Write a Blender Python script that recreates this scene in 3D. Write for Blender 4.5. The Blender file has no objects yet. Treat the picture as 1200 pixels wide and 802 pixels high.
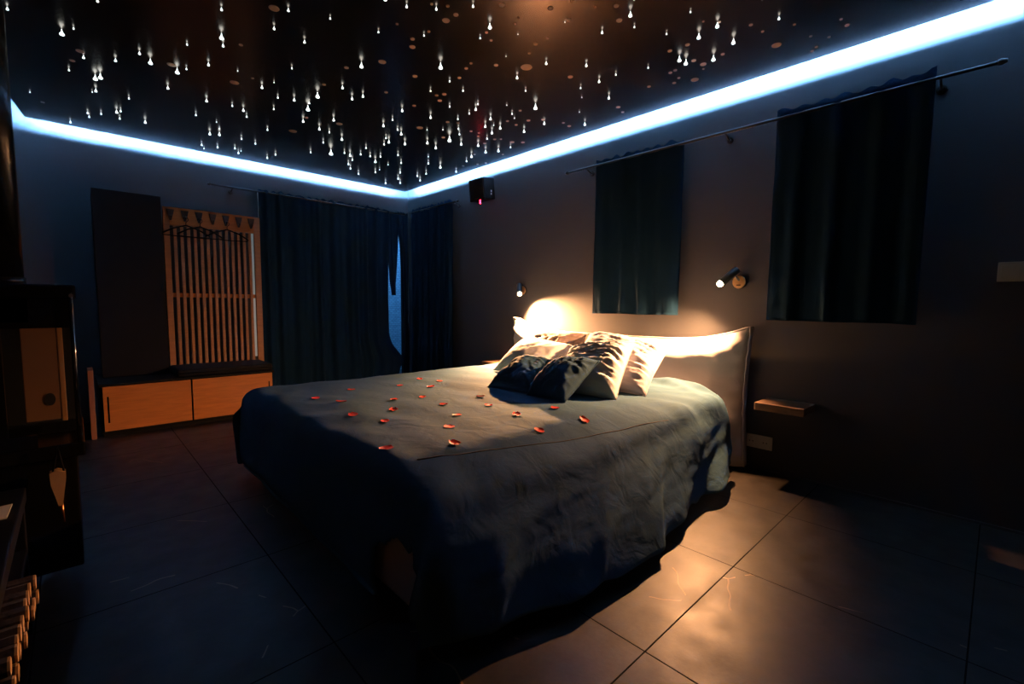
import bpy, bmesh, math, random
from mathutils import Vector, Matrix, noise
from mathutils.bvhtree import BVHTree

C = bpy.context.scene.collection
sc = bpy.context.scene
random.seed(4)
PI = math.pi

# ------------------------------------------------------------------ materials
def mat(name, col=(.5,.5,.5), rough=.6, metal=0., spec=.5, emit=None, estr=0., bump=None, sheen=0., var=None):
    """bump=(scale,strength,detail,distance); var=(scale,amount) mottles the base colour"""
    m = bpy.data.materials.new(name); m.use_nodes = True
    nt = m.node_tree; b = nt.nodes['Principled BSDF']
    b.inputs['Base Color'].default_value = (*col, 1)
    b.inputs['Roughness'].default_value = rough
    b.inputs['Metallic'].default_value = metal
    b.inputs['Specular IOR Level'].default_value = spec
    if sheen:
        b.inputs['Sheen Weight'].default_value = sheen
    if emit:
        b.inputs['Emission Color'].default_value = (*emit, 1)
        b.inputs['Emission Strength'].default_value = estr
    tc = None
    if bump or var:
        tc = nt.nodes.new('ShaderNodeTexCoord')
    if bump:
        n = nt.nodes.new('ShaderNodeTexNoise'); n.inputs['Scale'].default_value = bump[0]; n.inputs['Detail'].default_value = bump[2]
        nt.links.new(tc.outputs['Object'], n.inputs['Vector'])
        bp = nt.nodes.new('ShaderNodeBump'); bp.inputs['Strength'].default_value = bump[1]; bp.inputs['Distance'].default_value = bump[3]
        nt.links.new(n.outputs['Fac'], bp.inputs['Height']); nt.links.new(bp.outputs['Normal'], b.inputs['Normal'])
    if var:
        n = nt.nodes.new('ShaderNodeTexNoise'); n.inputs['Scale'].default_value = var[0]; n.inputs['Detail'].default_value = 4
        nt.links.new(tc.outputs['Object'], n.inputs['Vector'])
        mx = nt.nodes.new('ShaderNodeMix'); mx.data_type = 'RGBA'
        mx.inputs['A'].default_value = (*[c*(1-var[1]) for c in col], 1); mx.inputs['B'].default_value = (*[min(1,c*(1+var[1])) for c in col], 1)
        nt.links.new(n.outputs['Fac'], mx.inputs['Factor']); nt.links.new(mx.outputs['Result'], b.inputs['Base Color'])
    return m

def wood(name, c1, c2, scale=(1,1,1), rough=.5):
    m = bpy.data.materials.new(name); m.use_nodes = True
    nt = m.node_tree; b = nt.nodes['Principled BSDF']; b.inputs['Roughness'].default_value = rough
    tc = nt.nodes.new('ShaderNodeTexCoord'); mp = nt.nodes.new('ShaderNodeMapping'); mp.inputs['Scale'].default_value = scale
    n = nt.nodes.new('ShaderNodeTexNoise'); n.inputs['Scale'].default_value = 6; n.inputs['Detail'].default_value = 6; n.inputs['Distortion'].default_value = .6
    r = nt.nodes.new('ShaderNodeValToRGB'); r.color_ramp.elements[0].position = .3; r.color_ramp.elements[1].position = .7
    r.color_ramp.elements[0].color = (*c1, 1); r.color_ramp.elements[1].color = (*c2, 1)
    L = nt.links.new
    L(tc.outputs['Object'], mp.inputs['Vector']); L(mp.outputs['Vector'], n.inputs['Vector']); L(n.outputs['Fac'], r.inputs['Fac']); L(r.outputs['Color'], b.inputs['Base Color'])
    return m

def glass_mat(name, tint=(1,1,1), refl=.06):
    m = bpy.data.materials.new(name); m.use_nodes = True
    nt = m.node_tree; nt.nodes.remove(nt.nodes['Principled BSDF'])
    o = nt.nodes['Material Output']; t = nt.nodes.new('ShaderNodeBsdfTransparent'); t.inputs['Color'].default_value = (*tint, 1)
    g = nt.nodes.new('ShaderNodeBsdfGlossy'); g.inputs['Roughness'].default_value = .03
    mx = nt.nodes.new('ShaderNodeMixShader'); mx.inputs['Fac'].default_value = refl
    nt.links.new(t.outputs[0], mx.inputs[1]); nt.links.new(g.outputs[0], mx.inputs[2]); nt.links.new(mx.outputs[0], o.inputs['Surface'])
    return m

def floor_mat():
    m = bpy.data.materials.new('slate_tile'); m.use_nodes = True
    nt = m.node_tree; b = nt.nodes['Principled BSDF']; L = nt.links.new
    def N(t, **k):
        n = nt.nodes.new(t)
        for a, v in k.items(): setattr(n, a, v)
        return n
    def M(op, a, bb=None, c=None):
        n = N('ShaderNodeMath', operation=op)
        for i, v in enumerate((a, bb, c)):
            if v is None: continue
            if isinstance(v, (int, float)): n.inputs[i].default_value = v
            else: L(v, n.inputs[i])
        return n.outputs[0]
    tc = N('ShaderNodeTexCoord'); P = tc.outputs['Object']
    sp = N('ShaderNodeSeparateXYZ'); L(P, sp.inputs[0])
    T = .643
    fx = M('FRACT', M('DIVIDE', M('ADD', sp.outputs['X'], 20*T-1.153), T)); fy = M('FRACT', M('DIVIDE', M('ADD', sp.outputs['Y'], 20*T-.643), T))
    dx = M('MINIMUM', fx, M('SUBTRACT', 1., fx)); dy = M('MINIMUM', fy, M('SUBTRACT', 1., fy))
    grout = M('LESS_THAN', M('MINIMUM', dx, dy), .0036)
    # per tile tone
    wn = N('ShaderNodeTexWhiteNoise', noise_dimensions='3D'); cx = N('ShaderNodeCombineXYZ')
    L(M('FLOOR', M('DIVIDE', M('ADD', sp.outputs['X'], 20*T-1.153), T)), cx.inputs[0]); L(M('FLOOR', M('DIVIDE', M('ADD', sp.outputs['Y'], 20*T-.643), T)), cx.inputs[1])
    L(cx.outputs[0], wn.inputs['Vector'])
    n1 = N('ShaderNodeTexNoise'); n1.inputs['Scale'].default_value = 8; n1.inputs['Detail'].default_value = 8; n1.inputs['Roughness'].default_value = .65
    off = N('ShaderNodeVectorMath', operation='MULTIPLY_ADD'); L(wn.outputs['Color'], off.inputs[0]); off.inputs[1].default_value = (9,9,9); L(P, off.inputs[2])
    L(off.outputs[0], n1.inputs['Vector'])
    r = N('ShaderNodeValToRGB'); r.color_ramp.elements[0].position = .3; r.color_ramp.elements[1].position = .75
    r.color_ramp.elements[0].color = (.0025,.0022,.002,1); r.color_ramp.elements[1].color = (.032,.025,.019,1); L(n1.outputs['Fac'], r.inputs['Fac'])
    # thin pale veins: a few ridges of a low noise, broken up by another
    nd = N('ShaderNodeTexNoise'); nd.inputs['Scale'].default_value = 2.2; nd.inputs['Detail'].default_value = 3; L(off.outputs[0], nd.inputs['Vector'])
    ad = N('ShaderNodeVectorMath', operation='MULTIPLY_ADD'); L(nd.outputs['Color'], ad.inputs[0]); ad.inputs[1].default_value = (.22,.22,.22); L(off.outputs[0], ad.inputs[2])
    n2 = N('ShaderNodeTexVoronoi', feature='DISTANCE_TO_EDGE'); n2.inputs['Scale'].default_value = 1.7; L(ad.outputs[0], n2.inputs['Vector'])
    ridge = n2.outputs['Distance']
    n3 = N('ShaderNodeTexNoise'); n3.inputs['Scale'].default_value = 3.4; n3.inputs['Detail'].default_value = 2; L(off.outputs[0], n3.inputs['Vector'])
    vein = M('MULTIPLY', M('LESS_THAN', ridge, .0042), M('GREATER_THAN', n3.outputs['Fac'], .57))
    mv = N('ShaderNodeMix', data_type='RGBA'); L(M('MULTIPLY', vein, .6), mv.inputs['Factor']); L(r.outputs['Color'], mv.inputs['A']); mv.inputs['B'].default_value = (.34,.20,.11,1)
    mg = N('ShaderNodeMix', data_type='RGBA'); L(grout, mg.inputs['Factor']); L(mv.outputs['Result'], mg.inputs['A']); mg.inputs['B'].default_value = (.008,.008,.008,1)
    L(mg.outputs['Result'], b.inputs['Base Color'])
    n4 = N('ShaderNodeTexNoise'); n4.inputs['Scale'].default_value = 9; n4.inputs['Detail'].default_value = 6; L(P, n4.inputs['Vector'])
    L(M('MAXIMUM', M('MULTIPLY_ADD', n4.outputs['Fac'], .30, .29), M('MULTIPLY', grout, .95)), b.inputs['Roughness'])
    L(M('MULTIPLY_ADD', grout, -.40, .50), b.inputs['Specular IOR Level'])
    bp = N('ShaderNodeBump'); bp.inputs['Strength'].default_value = .35; bp.inputs['Distance'].default_value = .004
    L(M('SUBTRACT', n1.outputs['Fac'], M('MULTIPLY', grout, .6)), bp.inputs['Height']); L(bp.outputs['Normal'], b.inputs['Normal'])
    return m

def brick_mat():
    m = bpy.data.materials.new('brick'); m.use_nodes = True
    nt = m.node_tree; b = nt.nodes['Principled BSDF']; b.inputs['Roughness'].default_value = .8
    tc = nt.nodes.new('ShaderNodeTexCoord'); mp = nt.nodes.new('ShaderNodeMapping'); mp.inputs['Rotation'].default_value = (PI/2, 0, 0)
    t = nt.nodes.new('ShaderNodeTexBrick'); t.inputs['Scale'].default_value = 9
    t.inputs['Color1'].default_value = (.5,.52,.55,1); t.inputs['Color2'].default_value = (.36,.38,.42,1); t.inputs['Mortar'].default_value = (.16,.16,.18,1)
    nt.links.new(tc.outputs['Object'], mp.inputs['Vector']); nt.links.new(mp.outputs['Vector'], t.inputs['Vector']); nt.links.new(t.outputs['Color'], b.inputs['Base Color'])
    return m

def fabric(name, col, col2=None, rough=.9, weave=900, sheen=0., wr=None):
    """woven cloth: fine weave plus soft creases"""
    m = bpy.data.materials.new(name); m.use_nodes = True
    nt = m.node_tree; b = nt.nodes['Principled BSDF']; b.inputs['Roughness'].default_value = rough
    b.inputs['Specular IOR Level'].default_value = .12; b.inputs['Sheen Weight'].default_value = sheen
    L = nt.links.new
    tc = nt.nodes.new('ShaderNodeTexCoord')
    n = nt.nodes.new('ShaderNodeTexNoise'); n.inputs['Scale'].default_value = 7; n.inputs['Detail'].default_value = 6
    L(tc.outputs['Object'], n.inputs['Vector'])
    mx = nt.nodes.new('ShaderNodeMix'); mx.data_type = 'RGBA'; mx.inputs['A'].default_value = (*col, 1); mx.inputs['B'].default_value = (*(col2 or [c*1.25 for c in col]), 1)
    L(n.outputs['Fac'], mx.inputs['Factor']); L(mx.outputs['Result'], b.inputs['Base Color'])
    w = nt.nodes.new('ShaderNodeTexNoise'); w.inputs['Scale'].default_value = weave/6; w.inputs['Detail'].default_value = 2; L(tc.outputs['Object'], w.inputs['Vector'])
    b1 = nt.nodes.new('ShaderNodeBump'); b1.inputs['Strength'].default_value = .2; b1.inputs['Distance'].default_value = .002; L(w.outputs['Fac'], b1.inputs['Height'])
    if wr:
        c = nt.nodes.new('ShaderNodeTexNoise'); c.inputs['Scale'].default_value = wr[0]; c.inputs['Detail'].default_value = 4; c.inputs['Distortion'].default_value = 1.2
        mp = nt.nodes.new('ShaderNodeMapping'); mp.inputs['Scale'].default_value = wr[3] if len(wr) > 3 else (1,1,1)
        L(tc.outputs['Object'], mp.inputs['Vector']); L(mp.outputs['Vector'], c.inputs['Vector'])
        b2 = nt.nodes.new('ShaderNodeBump'); b2.inputs['Strength'].default_value = wr[1]; b2.inputs['Distance'].default_value = wr[2]
        L(c.outputs['Fac'], b2.inputs['Height']); L(b1.outputs['Normal'], b2.inputs['Normal']); L(b2.outputs['Normal'], b.inputs['Normal'])
    else:
        L(b1.outputs['Normal'], b.inputs['Normal'])
    return m

# ------------------------------------------------------------------ mesh helpers
def box(bm, lo, hi, bev=0., seg=2, rot=None, piv=None):
    lo, hi = Vector(lo), Vector(hi); c = (lo+hi)/2; d = hi-lo
    r = bmesh.ops.create_cube(bm, size=1.)
    vs = r['verts']
    bmesh.ops.scale(bm, vec=d, verts=vs)
    if bev:
        es = list({e for v in vs for e in v.link_edges})
        rb = bmesh.ops.bevel(bm, geom=es, offset=bev, segments=seg, affect='EDGES', profile=.6)
        vs = list({v for f in rb['faces'] for v in f.verts} | {v for v in vs if v.is_valid})
    bmesh.ops.translate(bm, vec=c, verts=vs)
    if rot is not None:
        bmesh.ops.rotate(bm, cent=piv if piv is not None else c, matrix=rot, verts=vs)
    return vs

def frame_of(d):
    d = Vector(d).normalized(); a = Vector((0,0,1)) if abs(d.z) < .9 else Vector((1,0,0))
    u = d.cross(a).normalized(); return d, u, d.cross(u)

def tube(bm, pts, r, n=10, caps=True):
    """tube through pts; r is one radius or one per point"""
    pts = [Vector(p) for p in pts]; k = len(pts)
    rs = r if isinstance(r, (list, tuple)) else [r]*k
    rings = []
    d0, u, v = frame_of(pts[1]-pts[0])
    for i, p in enumerate(pts):
        d = (pts[min(i+1,k-1)]-pts[max(i-1,0)]).normalized()
        u = (u - d*u.dot(d)).normalized(); v = d.cross(u)
        rings.append([bm.verts.new(p + (u*math.cos(2*PI*j/n)+v*math.sin(2*PI*j/n))*rs[i]) for j in range(n)])
    for a, b in zip(rings, rings[1:]):
        for j in range(n):
            f = bm.faces.new((a[j], a[(j+1)%n], b[(j+1)%n], b[j])); f.smooth = True
    if caps:
        bm.faces.new(list(reversed(rings[0]))); bm.faces.new(rings[-1])

def prism(bm, poly, axis, a, b):
    """polygon (2-D points) in the plane across `axis`, extruded from a to b"""
    def P(p, t):
        return Vector((t,p[0],p[1])) if axis == 0 else Vector((p[0],t,p[1])) if axis == 1 else Vector((p[0],p[1],t))
    v0 = [bm.verts.new(P(p,a)) for p in poly]; v1 = [bm.verts.new(P(p,b)) for p in poly]
    bm.faces.new(v0); bm.faces.new(list(reversed(v1)))
    for i in range(len(poly)):
        j = (i+1) % len(poly); bm.faces.new((v0[i], v0[j], v1[j], v1[i]))
    bmesh.ops.recalc_face_normals(bm, faces=bm.faces[:])

def sphere(bm, c, r, sc3=(1,1,1), n=14):
    q = bmesh.ops.create_uvsphere(bm, u_segments=n, v_segments=n//2+2, radius=r)
    bmesh.ops.scale(bm, vec=sc3, verts=q['verts']); bmesh.ops.translate(bm, vec=c, verts=q['verts'])
    for f in {f for v in q['verts'] for f in v.link_faces}: f.smooth = True

def obj(name, bm, m, parent=None, smooth=False, recalc=False):
    if recalc: bmesh.ops.recalc_face_normals(bm, faces=bm.faces[:])
    me = bpy.data.meshes.new(name); bm.to_mesh(me); bm.free()
    if m: me.materials.append(m)
    o = bpy.data.objects.new(name, me); C.objects.link(o)
    if smooth:
        for p in me.polygons: p.use_smooth = True
    if parent: put(o, parent)
    return o

def put(o, parent):
    """parent without moving (parents are never rotated when this is called)"""
    o.parent = parent; o.matrix_parent_inverse = Matrix.Translation(-Vector(parent.location))

def tag(o, label, cat, group=None):
    o['label'] = label; o['category'] = cat
    if group: o['group'] = group
    return o

def thing(name, label, cat, loc=(0,0,0), group=None):
    o = bpy.data.objects.new(name, None); C.objects.link(o); o.location = loc; o.empty_display_size = .1
    return tag(o, label, cat, group)

def struct(name, bm, m, parent=None, **k):
    o = obj(name, bm, m, parent, **k); o['kind'] = 'structure'; return o

def B(*boxes, bev=0.):
    bm = bmesh.new()
    for q in boxes: box(bm, q[0], q[1], bev)
    return bm

def fbm(p, o=4):
    return noise.fractal(p, 1.0, 2.0, o)

STARS = [(-0.151,3.17,0.0288,2),(0.142,2.807,0.028,2),(0.066,3.172,0.0206,1),(0.024,3.238,0.0457,4),(0.105,3.489,0.0345,2),(0.047,3.746,0.0243,1),(0.232,3.408,0.0349,2),(0.319,3.223,0.0338,2),(0.37,3.278,0.0465,3),(0.158,3.733,0.0499,3),(0.179,3.692,0.0496,3),(0.167,3.972,0.0399,2),(0.152,4.036,0.0172,0),(0.486,3.605,0.0393,2),(0.327,3.979,0.0277,1),(-0.134,4.323,0.0173,0),(0.138,4.486,0.0299,1),(0.148,4.571,0.0305,1),(0.207,4.438,0.03,1),(0.283,4.304,0.0443,2),(0.303,4.278,0.0295,1),(0.308,4.454,0.0307,1),(0.05,4.804,0.0314,1),(0.447,4.392,0.0468,2),(0.547,2.492,0.0287,2),(0.594,2.725,0.0462,4),(0.621,2.824,0.0327,2),(0.487,2.95,0.0218,1),(0.765,2.287,0.0287,2),(0.762,2.48,0.0306,2),(0.926,2.219,0.0197,1),(0.908,2.495,0.0321,2),(0.607,3.1,0.0353,2),(0.529,3.254,0.0241,1),(0.492,3.299,0.0483,3),(0.745,3.08,0.0156,0),(0.954,2.822,0.0239,1),(0.899,3.184,0.039,2),(0.937,3.08,0.0163,0),(1.017,3.277,0.0273,1),(0.695,3.647,0.0417,2),(0.837,3.627,0.0285,1),(0.907,3.643,0.0436,2),(0.956,3.761,0.0302,1),(1.053,3.484,0.029,1),(1.1,3.227,0.0413,2),(1.178,3.04,0.0536,3),(1.19,3.214,0.028,1),(1.205,3.28,0.0571,3),(1.267,3.546,0.0461,2),(1.414,3.365,0.0457,2),(1.407,3.611,0.0481,2),(1.493,3.638,0.0328,1),(0.691,3.984,0.03,1),(0.826,4.039,0.02,0),(0.871,4.171,0.0207,0),(1.137,3.926,0.0324,1),(1.033,1.9,0.0365,3),(1.132,1.891,0.0282,2),(1.235,1.813,0.0284,2),(1.34,1.684,0.0281,2),(1.137,2.161,0.0206,1),(1.31,2.03,0.0209,1),(1.483,1.737,0.04,3),(1.521,1.855,0.021,1),(1.729,1.892,0.0145,0),(1.211,2.499,0.0468,3),(1.525,2.199,0.0514,4),(1.252,2.84,0.0389,2),(1.36,2.945,0.041,2),(1.393,2.861,0.0404,2),(1.674,2.322,0.0251,1),(1.662,2.505,0.0263,1),(1.803,2.362,0.0262,1),(1.681,2.877,0.0433,2),(1.88,2.608,0.0283,1),(1.989,2.445,0.0279,1),(2.023,2.51,0.0429,2),(2.041,2.603,0.0293,1),(1.881,2.836,0.0448,2),(1.719,3.076,0.0305,1),(1.719,3.21,0.047,2),(1.84,3.218,0.0322,1),(2.043,2.736,0.0302,1),(2.196,2.559,0.045,2),(2.302,2.646,0.02,0),(2.258,2.69,0.0469,2),(2.357,2.636,0.0473,2),(2.006,3.073,0.0206,0),(2.089,2.985,0.0206,0),(2.155,2.879,0.0319,1),(2.139,2.33,0.018,0),(2.376,2.751,0.0487,2),(1.723,1.482,0.0127,0),(1.634,1.704,0.0133,0),(1.801,1.164,0.0273,2),(1.875,1.229,0.0382,3),(1.905,1.403,0.0307,2),(1.982,1.275,0.0201,1),(2.141,1.197,0.0206,1),(1.924,1.782,0.0347,2),(2.095,1.643,0.0349,2),(1.921,2.006,0.0369,2),(2.385,1.254,0.045,3),(2.292,1.701,0.0373,2),(2.362,1.424,0.0235,1),(2.301,1.592,0.0242,1),(2.287,1.833,0.0257,1),(2.398,1.911,0.0173,0),(2.078,2.093,0.0262,1),(2.511,1.785,0.0403,2),(2.269,2.192,0.0561,3),(2.563,2.06,0.0186,0),(2.524,2.348,0.046,2),(2.742,2.152,0.0461,2),(2.529,2.559,0.0482,2),(2.321,2.447,0.0192,0),(2.253,2.399,0.0293,1),(2.257,1.091,0.0412,3),(2.232,0.992,0.0396,3),(2.42,0.992,0.0419,3),(2.505,1.126,0.0448,3),(2.44,1.245,0.0456,3),(2.387,0.78,0.029,2),(2.062,1.04,0.019,1),(2.195,0.787,0.0182,1),(0.836,4.324,0.0498,2),(0.893,4.285,0.0499,2),(0.845,4.689,0.0357,1),(0.881,4.799,0.0235,0),(0.954,4.663,0.0362,1),(1.066,4.584,0.0364,1),(1.119,4.701,0.0375,1),(1.047,4.29,0.0343,1),(1.158,4.33,0.0353,1),(1.126,4.643,0.0238,0),(1.343,4.671,0.0387,1),(1.367,4.515,0.0378,1),(1.62,3.705,0.051,2),(1.549,3.901,0.0349,1),(1.678,4.064,0.0736,3),(1.567,4.227,0.0372,1),(1.782,4.028,0.0372,1),(1.838,4.04,0.0565,2),(1.917,4.168,0.039,1),(1.946,4.317,0.0402,1),(2.021,4.44,0.0415,1),(2.162,4.565,0.0432,1),(1.901,3.966,0.0376,1),(1.858,3.774,0.036,1),(1.984,3.952,0.038,1),(2.082,4.047,0.0589,2),(2.057,3.901,0.0381,1),(2.231,4.084,0.0259,0),(2.25,4.29,0.0268,0),(2.255,4.386,0.0426,1),(1.864,3.441,0.0338,1),(1.924,3.584,0.0351,1),(1.916,3.491,0.0517,2),(1.896,3.262,0.0492,2),(2.03,3.435,0.0522,2),(2.143,3.745,0.0376,1),(2.281,3.93,0.0397,1),(2.434,4.216,0.0426,1),(2.533,4.43,0.0447,1),(2.636,4.568,0.0462,1),(2.532,4.695,0.0464,1),(2.215,3.075,0.0672,3),(2.147,3.286,0.0519,2),(2.263,3.337,0.0535,2),(2.36,3.115,0.0522,2),(2.477,3.04,0.0525,2),(2.228,2.963,0.0329,1),(2.44,2.884,0.0337,1),(2.625,3.121,0.0547,2),(2.682,3.02,0.0543,2),(2.615,3.302,0.0565,2),(2.679,3.456,0.0391,1),(2.603,3.762,0.061,2),(2.81,3.791,0.0421,1),(2.47,3.764,0.0398,1),(2.366,3.606,0.0244,0),(2.643,4.068,0.0429,1),(2.622,4.199,0.0437,1),(2.736,4.328,0.0453,1),(2.706,2.895,0.0355,1)]
DISCS = [(0.091,3.445,0.0183),(0.061,3.61,0.0127),(-0.083,4.494,0.0103),(0.719,2.333,0.0224),(0.77,3.264,0.0254),(1.166,2.906,0.0116),(1.295,3.847,0.0296),(1.491,3.45,0.0227),(0.463,3.274,0.0214),(0.69,2.773,0.0099),(1.272,3.501,0.0137),(0.832,3.124,0.0091),(1.268,1.773,0.0085),(1.331,1.798,0.0123),(1.324,1.865,0.0179),(1.435,1.6,0.0135),(1.292,2.106,0.0115),(1.33,2.17,0.0158),(1.291,2.415,0.021),(1.177,2.614,0.0129),(1.504,2.428,0.0156),(1.661,2.147,0.0107),(1.699,2.261,0.0112),(1.646,2.085,0.0084),(1.757,2.003,0.0127),(1.58,1.84,0.0077),(1.315,1.995,0.0074),(1.174,2.049,0.0072),(1.76,2.499,0.0145),(1.735,2.547,0.0122),(1.792,2.595,0.015),(1.715,2.781,0.0128),(1.953,3.091,0.0259),(2.037,2.851,0.0139),(2.101,2.813,0.0112),(1.485,2.733,0.012),(1.52,1.805,0.0075),(2.333,2.532,0.0111),(1.209,1.811,0.0068),(1.632,1.368,0.0083),(1.604,1.466,0.0137),(1.726,1.462,0.0106),(1.737,1.321,0.0068),(1.799,1.252,0.0118),(1.897,1.302,0.0142),(1.767,1.631,0.0076),(1.762,1.707,0.0117),(1.801,1.79,0.0081),(1.893,1.902,0.032),(2.15,1.8,0.0155),(2.495,2.332,0.0137),(2.431,2.417,0.0138),(2.271,2.338,0.0104),(2.426,2.538,0.0113),(2.718,2.278,0.0142),(2.642,2.268,0.0111),(2.695,1.839,0.0153),(2.784,1.862,0.0105),(2.578,1.544,0.0115),(2.302,1.265,0.0119),(2.513,1.373,0.0108),(2.507,1.341,0.0107),(2.604,1.368,0.0089),(2.641,1.416,0.0113),(1.572,1.658,0.0054),(1.55,1.616,0.0053),(2.235,0.986,0.0089),(2.312,1.175,0.0116),(2.481,1.222,0.0124),(2.555,1.203,0.0167),(2.69,1.314,0.0223),(2.526,1.087,0.01),(2.18,1.035,0.0053),(2.363,0.892,0.009),(2.458,0.872,0.0073),(2.634,0.865,0.0232),(2.504,0.75,0.0072),(2.666,0.724,0.0075),(2.793,0.73,0.0078),(2.821,0.756,0.0079),(2.737,0.664,0.0075),(2.684,0.581,0.0107),(2.61,0.59,0.007),(2.604,1.224,0.0064),(2.195,3.132,0.0152),(2.375,2.915,0.0091),(2.511,2.875,0.0123),(2.545,2.837,0.0092),(2.516,3.003,0.0126),(2.632,3.28,0.0102),(2.655,2.823,0.0187),(2.721,2.765,0.0156),(2.771,3.626,0.011),(2.834,3.486,0.0109),(2.866,3.402,0.0108),(2.81,3.105,0.0101),(2.269,2.872,0.0117),(2.333,2.856,0.0089)]
PETALS = [(0.869,2.358),(1.12,2.495),(0.93,2.198),(0.864,1.919),(1.167,2.102),(1.061,1.917),(0.917,1.728),(0.73,1.373),(1.396,2.439),(1.615,2.573),(1.666,2.423),(1.521,2.299),(1.32,2.077),(1.293,1.845),(1.212,1.629),(1.074,1.496),(0.947,1.289),(1.549,1.872),(1.438,1.68),(1.409,1.451),(1.332,1.243),(1.639,1.43),(1.609,1.231)]

# ------------------------------------------------------------------ palette
XR, YB, ZC = 3.02, 5.05, 2.313          # headboard wall, back wall, star ceiling
M = {}
M['wall'] = mat('dark_paint', (.042,.045,.051), .75, bump=(60,.12,3,.004), var=(2.5,.06))
M['ceil_gloss'] = mat('stretch_film', (.005,.0045,.005), .24, spec=.9); fb = M['ceil_gloss'].node_tree.nodes['Principled BSDF']; fb.inputs['IOR'].default_value = 1.75; fb.inputs['Specular Tint'].default_value = (1.,.66,.52,1)
M['cove_grey'] = mat('cove_grey', (.36,.36,.36), .8)
M['white'] = mat('white_plaster', (.7,.7,.7), .8, bump=(40,.1,2,.003))
M['floor'] = floor_mat()
M['base'] = mat('skirting_dark', (.05,.05,.055), .4)
M['black'] = mat('black_lacquer', (.004,.004,.0045), .6, spec=.15)
M['blackm'] = mat('black_matt', (.007,.007,.0075), .8, spec=.2)
M['steel'] = mat('black_enamel', (.006,.006,.0065), .25, spec=.3)
M['chrome'] = mat('chrome', (.75,.75,.78), .12, metal=1)
M['rod'] = mat('dark_bronze', (.035,.03,.028), .35, metal=.8)
M['curtain'] = fabric('curtain_cloth', (.008,.034,.072), (.011,.043,.088), wr=(10,.3,.01,(1,1,.25)))
M['oak'] = wood('warm_wood', (.34,.155,.07), (.44,.20,.09), (1,1,9), .5)
M['oak_h'] = wood('warm_wood_long', (.42,.14,.023), (.56,.19,.032), (1,1,9), .5)
M['shelf'] = wood('shelf_wood', (.15,.085,.05), (.23,.14,.085), (9,1.2,9), .5)
M['bedbase'] = fabric('bed_upholstery', (.55,.52,.52), rough=.85)
M['headb'] = fabric('headboard_cover', (.50,.51,.56), (.55,.56,.61), wr=(5,.25,.02))
M['mattress'] = fabric('mattress_cover', (.10,.10,.11))
M['duvet'] = fabric('grey_duvet_cloth', (.036,.086,.132), (.048,.106,.156), wr=(9,.45,.012))
M['pil_cream'] = fabric('cream_pillow_cloth', (.50,.52,.56), wr=(8,.4,.01))
M['pil_smooth'] = fabric('smooth_pillow_cloth', (.50,.52,.56), wr=(3,.15,.006))
M['pil_mauve'] = fabric('mauve_pillow_cloth', (.34,.33,.38), wr=(9,.5,.01))
M['pil_brown'] = fabric('brown_pillow_cloth', (.20,.155,.14), wr=(8,.4,.01))
M['pil_grey'] = fabric('dark_grey_cushion_cloth', (.021,.058,.100), (.029,.072,.118), wr=(9,.5,.01))
M['petal'] = mat('petal_red', (.80,.055,.035), .55, bump=(80,.2,2,.002), var=(30,.25))
M['star'] = mat('fibre_star', (.9,.9,.9), .3, emit=(.86,1.0,.96), estr=3.2)
M['disc'] = mat('fibre_disc', (.80,.55,.42), .6)
M['led'] = mat('led_strip_light', (.9,.9,.9), .4, emit=(.22,.52,1.0), estr=2500.)
M['bulb'] = mat('lamp_lit', (1,.9,.8), .3, emit=(1.0,.78,.5), estr=12.)
M['lamphead'] = mat('lamp_grey_metal', (.16,.20,.21), .35, metal=.5)
M['lampwood'] = wood('lamp_wood', (.60,.32,.12), (.72,.42,.17), (1,6,6), .45)
M['plastic'] = mat('grey_green_plastic', (.55,.57,.50), .4)
M['paper'] = mat('white_paper', (.8,.8,.78), .7)
M['glass'] = glass_mat('clear_glass')
M['lining'] = mat('firebrick', (.52,.25,.09), .8, bump=(50,.2,4,.004), var=(6,.12))
M['lining_shaded'] = mat('firebrick_shaded', (.30,.14,.055), .85, bump=(50,.2,4,.004), var=(6,.15))  # darker copy of the firebrick, shade put into its colour
M['bark'] = mat('log_bark', (.035,.02,.012), .9, bump=(25,.8,5,.01), var=(9,.3))
M['cut'] = wood('log_cut', (.50,.27,.11), (.62,.36,.16), (3,3,3), .8)
M['copper'] = mat('copper', (.80,.33,.16), .3, metal=1)
M['leather'] = mat('dark_leather', (.03,.018,.012), .6)
M['redled'] = mat('red_indicator', (.8,.05,.05), .3, emit=(1,.02,.06), estr=14)
M['mark'] = mat('white_mark', (.75,.78,.8), .5)
M['strip_glow'] = mat('glowing_strip', (.5,.6,.62), .4, emit=(.42,.62,.66), estr=.16)  # emission put in for a bright streak, not a lit window
M['brick'] = brick_mat()
M['cord'] = mat('pale_cord', (.6,.6,.6), .7)
M['red_wood'] = wood('reddish_board', (.20,.075,.04), (.28,.11,.055), (6,6,1), .5)

# ------------------------------------------------------------------ camera
cd = bpy.data.cameras.new('camera'); cam = bpy.data.objects.new('camera', cd); C.objects.link(cam); sc.camera = cam
cd.sensor_width = 36; cd.lens = 541.13/1200*36; cd.clip_start = .02
cam.matrix_world = Matrix(((0.726171,0.048972,-0.685768,0),(-0.687438,0.066563,-0.723186,0),(0.010231,0.99658,0.082001,1.0),(0,0,0,1)))

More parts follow.
